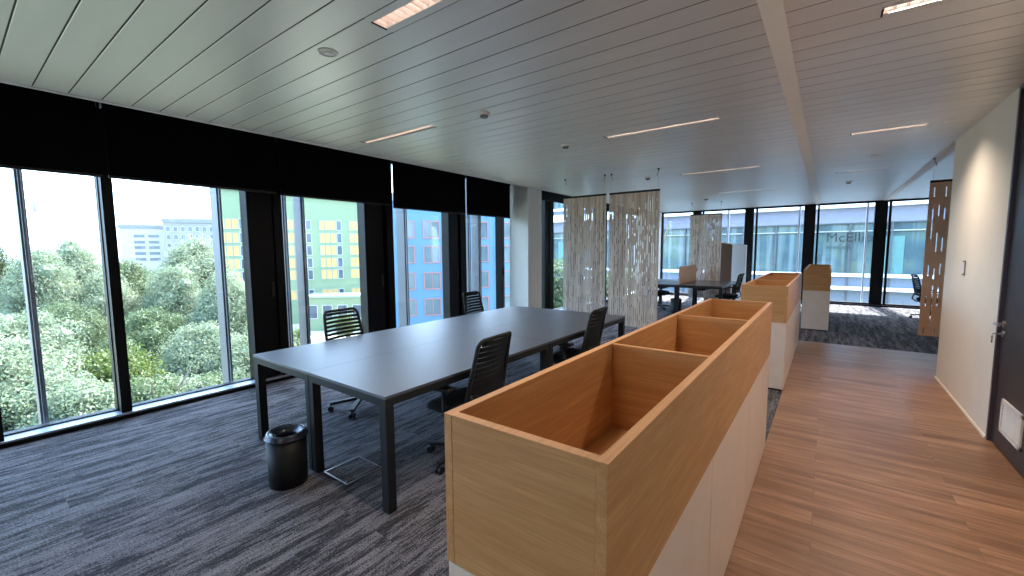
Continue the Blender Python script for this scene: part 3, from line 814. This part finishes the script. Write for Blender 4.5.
for k in range(-4, 3):
    z = k*fl
    q = MB() if k else None
    if q: q.box((XA-.1, -.55, 3.45+z+o-fl), (XB+.1, .02, 3.9+z+o-fl)); q.build('white_band', 'band', t)
    if k: MB().box((XA-.1, -.2, 2.75+z+o-fl), (XB+.1, .03, 3.45+z+o-fl)).build('soffit_panel', 'soffit', t)
    MB().box((XA-.1, -.12, -1.3+z+o), (XB+.1, .03, .28+z+o)).build('spandrel', 'spandrel', t)
    MB().box((XA-.1, -.30, .20+z+o), (XB+.1, -.12, .36+z+o)).build('white_band', 'band', t)
    MB().box((XA-.1, -.42, -.42+z+o), (XB+.1, -.12, -.27+z+o)).build('white_band', 'band', t)
x = XA+.3; i = 0
while x < XB:
    MB().box((x-.035, -.16, 0), (x+.035, .03, 9-GZ)).build('mullion', 'fin' if i % 3 else 'white_frame', t); x += 1.5; i += 1
MB().box((XA, -.10, 2.33+o), (XB, .03, 2.38+o)).build('transom', 'white_frame', t)
MB().box((1.95, -.06, .36+o), (2.75, .03, 2.1+o)).build('turquoise_panel', 'turq', t)
MB().box((-15.2, -.06, .36+o), (-13.6, .03, 2.1+o)).build('turquoise_panel', 'turq', t)
def text(s, x, z, size, parent, mat):
    cu = bpy.data.curves.new('lettering', 'FONT'); cu.body = s; cu.size = size; cu.extrude = .01
    ob = bpy.data.objects.new('lettering', cu); C.objects.link(ob)
    dg = bpy.context.evaluated_depsgraph_get(); me = bpy.data.meshes.new_from_object(ob.evaluated_get(dg))
    bpy.data.objects.remove(ob)
    me.materials.clear(); me.materials.append(M[mat])
    o2 = bpy.data.objects.new('lettering', me); C.objects.link(o2); o2.parent = parent
    o2.location = (x, -.19, z); o2.rotation_euler = (PI/2, 0, 0); return o2
M['letter'] = plain('dark_lettering', srgb(14, 18, 24), .6)
text('McEllips', -.12, 1.86+o, .62, t, 'letter')
text('nneti elil', -.1, 1.52+o, .27, t, 'letter')

# plaza, seen between the trees
struct('ground_paving', MB().box((-120, 30, GZ), (-38, 110, GZ+2.2)), 'plaza')

# ------------------------------------------------------------------ outside: trees
def crown_mesh(seed, R, Rz, nclump, nleaf, cr=(.9, 1.5), leaf=.2):
    rnd = random.Random(seed); V = []; Fc = []
    def unit():
        while True:
            p = Vector((rnd.uniform(-1, 1), rnd.uniform(-1, 1), rnd.uniform(-1, 1)))
            if .05 < p.length < 1: return p.normalized()
    # directions of the big boughs make the outline lumpy
    for c in range(nclump):
        d_ = unit()
        if d_.z < -.75: d_.z *= -.5; d_.normalize()
        k = rnd.uniform(.62, .95)
        w = 1.0 - .28*max(0, d_.z)
        ctr = Vector((d_.x*R*k*w, d_.y*R*k*w, d_.z*Rz*k)); r = rnd.uniform(*cr)
        # inner solid
        n0 = len(V); NS, NR = 7, 5
        for i in range(NR+1):
            ph = PI*i/NR
            for j in range(NS):
                th = 2*PI*j/NS; q = r*.5*rnd.uniform(.85, 1.1)
                V.append((ctr.x+q*math.sin(ph)*math.cos(th), ctr.y+q*math.sin(ph)*math.sin(th), ctr.z+q*math.cos(ph)))
        for i in range(NR):
            for j in range(NS): Fc.append((n0+i*NS+j, n0+i*NS+(j+1) % NS, n0+(i+1)*NS+(j+1) % NS, n0+(i+1)*NS+j))
        for l in range(nleaf):
            dd = unit(); rr = r*rnd.uniform(.6, 1.12)
            if rnd.random() < .06: rr *= 1.15
            p = ctr + Vector((dd.x*rr, dd.y*rr, dd.z*rr*.9))
            nrm = (dd + unit()*.9).normalized(); a = nrm.cross(unit()).normalized(); b = nrm.cross(a)
            s1 = leaf*rnd.uniform(.6, 1.2); s2 = s1*.5
            n0 = len(V)
            V += [tuple(p-a*s1*.5), tuple(p+b*s2*.5), tuple(p+a*s1*.5+nrm*s1*.1), tuple(p-b*s2*.5)]; Fc.append((n0, n0+1, n0+2, n0+3))
    me = bpy.data.meshes.new('crown'); me.from_pydata(V, [], Fc); me.materials.append(LEAF['mid']); me.update(); return me
def trunk_mesh(seed, h, r):
    rnd = random.Random(seed); mb = MB(); pts = []; rad = []
    x = y = 0
    for i in range(7):
        pts.append((x, y, h*i/6)); rad.append(r*(1-.1*i)); x += rnd.uniform(-.15, .15); y += rnd.uniform(-.15, .15)
    mb.tube(pts, rad, 10)
    for i in range(6):
        a = rnd.uniform(0, 2*PI); b = pts[rnd.randint(3, 6)]
        mb.tube([b, (b[0]+math.cos(a)*1.0, b[1]+math.sin(a)*1.0, b[2]+1.2), (b[0]+math.cos(a)*2.0, b[1]+math.sin(a)*2.0, b[2]+3)], [r*.45, r*.3, r*.12], 6)
    me = bpy.data.meshes.new('trunk'); me.from_pydata(mb.v, [], mb.f); me.materials.append(M['bark']); me.update(); return me
CR = [crown_mesh(1, 3.6, 5.5, 110, 620), crown_mesh(2, 3.4, 6.0, 110, 620), crown_mesh(3, 3.8, 4.5, 100, 620), crown_mesh(4, 2.2, 2.0, 45, 420, (.5, .9), .16)]
TR = trunk_mesh(5, 9, .32)
TREES = [  # px, py of crown top, distance, crown variant, width scale, height scale, colour, label
    (15, 306, 38, 0, .95, 1.0, 'pale', 'silvery pale tree at the lower left edge of the glazing'),
    (-30, 330, 34, 2, 1.0, 1.0, 'pale', 'silvery tree at the bottom left corner'),
    (68, 236, 66, 1, 1.15, 1.25, 'pale', 'tall silvery green tree between the two leftmost mullions'),
    (36, 244, 58, 0, .9, 1.2, 'pale', 'pale tree left of the tall silvery tree'),
    (-48, 226, 72, 2, 1.2, 1.6, 'dark', 'darker green tree at the very left edge'),
    (112, 345, 36, 3, 1.35, 1.6, 'yellow', 'yellow-green bushy tree behind the first black mullion'),
    (140, 372, 33, 3, 1.3, 1.2, 'mid', 'small green tree low before the sill'),
    (70, 372, 31, 3, 1.2, 1.2, 'pale', 'small pale tree at the sill below the tall one'),
    (128, 258, 74, 2, 1.3, 1.25, 'mid', 'green tree below the white block'),
    (103, 268, 58, 0, .95, 1.1, 'pale', 'pale tree hiding the foot of the white block'),
    (195, 234, 62, 1, 1.3, 1.3, 'pale', 'tallest silvery tree, before the grey block'),
    (172, 262, 56, 0, .9, 1.1, 'pale', 'pale tree on the left flank of the tallest one'),
    (226, 268, 50, 0, .95, 1.1, 'pale', 'pale tree left of the first wide black vent leaf'),
    (150, 305, 48, 2, .9, 1.0, 'mid', 'mid green tree in the hollow between the silvery ones'),
    (200, 318, 42, 0, .95, .9, 'pale', 'pale lower tree right of the centre of the first bay'),
    (240, 330, 40, 2, .9, 1.0, 'pale', 'pale tree beside the wide black vent leaf, low'),
    (175, 372, 34, 3, 1.5, 1.3, 'pale', 'low pale tree just above the sill'),
    (215, 368, 34, 3, 1.3, 1.2, 'mid', 'low green tree just above the sill, right'),
    (60, 300, 52, 2, .9, 1.0, 'mid', 'mid green tree below the tall silvery one'),
    (262, 300, 52, 0, .9, 1.0, 'pale', 'pale tree behind the wide black vent leaf'),
    (345, 312, 74, 3, .8, .9, 'yellow', 'small yellow-green tree on the plaza behind the slatted chair'),
    (392, 322, 66, 3, .8, .8, 'mid', 'small plaza tree before the green block, right'),
    (298, 326, 70, 3, .7, .8, 'yellow', 'small plaza tree before the green block, left'),
    (559, 252, 21, 3, .75, 1.4, 'mid', 'leafy tree seen right of the white column'),
    (620, 262, 20, 3, .8, 1.3, 'mid', 'leafy tree in the courtyard behind the hanging screens'),
]
gT = 'trees outside the left glazing'
for i, (px, py, d_, vi, sw, sh, colr, lab) in enumerate(TREES):
    top = far_point(px, py, d_); Rz = (5.5, 6.0, 4.5, 2.0)[vi]*sh + .6
    zc = top.z-Rz
    t = empty('tree', (top.x, top.y, GZ), random.uniform(0, 6.28)); tag(t, lab, 'tree', gT)
    tr = bpy.data.objects.new('trunk', TR); C.objects.link(tr); tr.parent = t
    tr.scale = (1, 1, max(.3, (zc-GZ)/9))
    c = bpy.data.objects.new('crown', CR[vi]); C.objects.link(c); c.parent = t
    c.location = (0, 0, zc-GZ); c.scale = (sw, sw, sh)
    c.material_slots[0].link = 'OBJECT'; c.material_slots[0].material = LEAF[colr]

# ------------------------------------------------------------------ light
w = bpy.data.worlds.new('world'); SC.world = w; w.use_nodes = True
nt = w.node_tree; bg = nt.nodes['Background']
sky = nt.nodes.new('ShaderNodeTexSky'); sky.sky_type = 'NISHITA'; sky.sun_disc = False
sky.sun_elevation = math.radians(54); sky.sun_rotation = math.radians(-7); sky.dust_density = 2.5; sky.air_density = 1.0; sky.ozone_density = 1.0
mx = nt.nodes.new('ShaderNodeMix'); mx.data_type = 'RGBA'; mx.inputs[0].default_value = .62
sc2 = nt.nodes.new('ShaderNodeVectorMath'); sc2.operation = 'SCALE'; sc2.inputs['Scale'].default_value = .22
nt.links.new(sky.outputs[0], sc2.inputs[0]); nt.links.new(sc2.outputs[0], mx.inputs[6])
mx.inputs[7].default_value = (.44, .69, 1.0, 1)
nt.links.new(mx.outputs[2], bg.inputs['Color']); bg.inputs['Strength'].default_value = 5.6
sun = bpy.data.objects.new('sun', bpy.data.lights.new('sun', 'SUN')); C.objects.link(sun)
sun.data.energy = 17.0; sun.data.angle = .01; sun.data.color = (1, .95, .88)
tosun = Vector((-.13, 1, 1.38)).normalized()
sun.rotation_euler = tosun.to_track_quat('Z', 'Y').to_euler()

SC.view_settings.view_transform = 'Standard'; SC.view_settings.look = 'None'
SC.view_settings.gamma = 1; SC.view_settings.use_curve_mapping = False
SC.view_settings.exposure = 1.0
SC.cycles.use_denoising = True
SC.cycles.max_bounces = 8; SC.cycles.diffuse_bounces = 5; SC.cycles.transparent_max_bounces = 16
SC.cycles.sample_clamp_indirect = 6
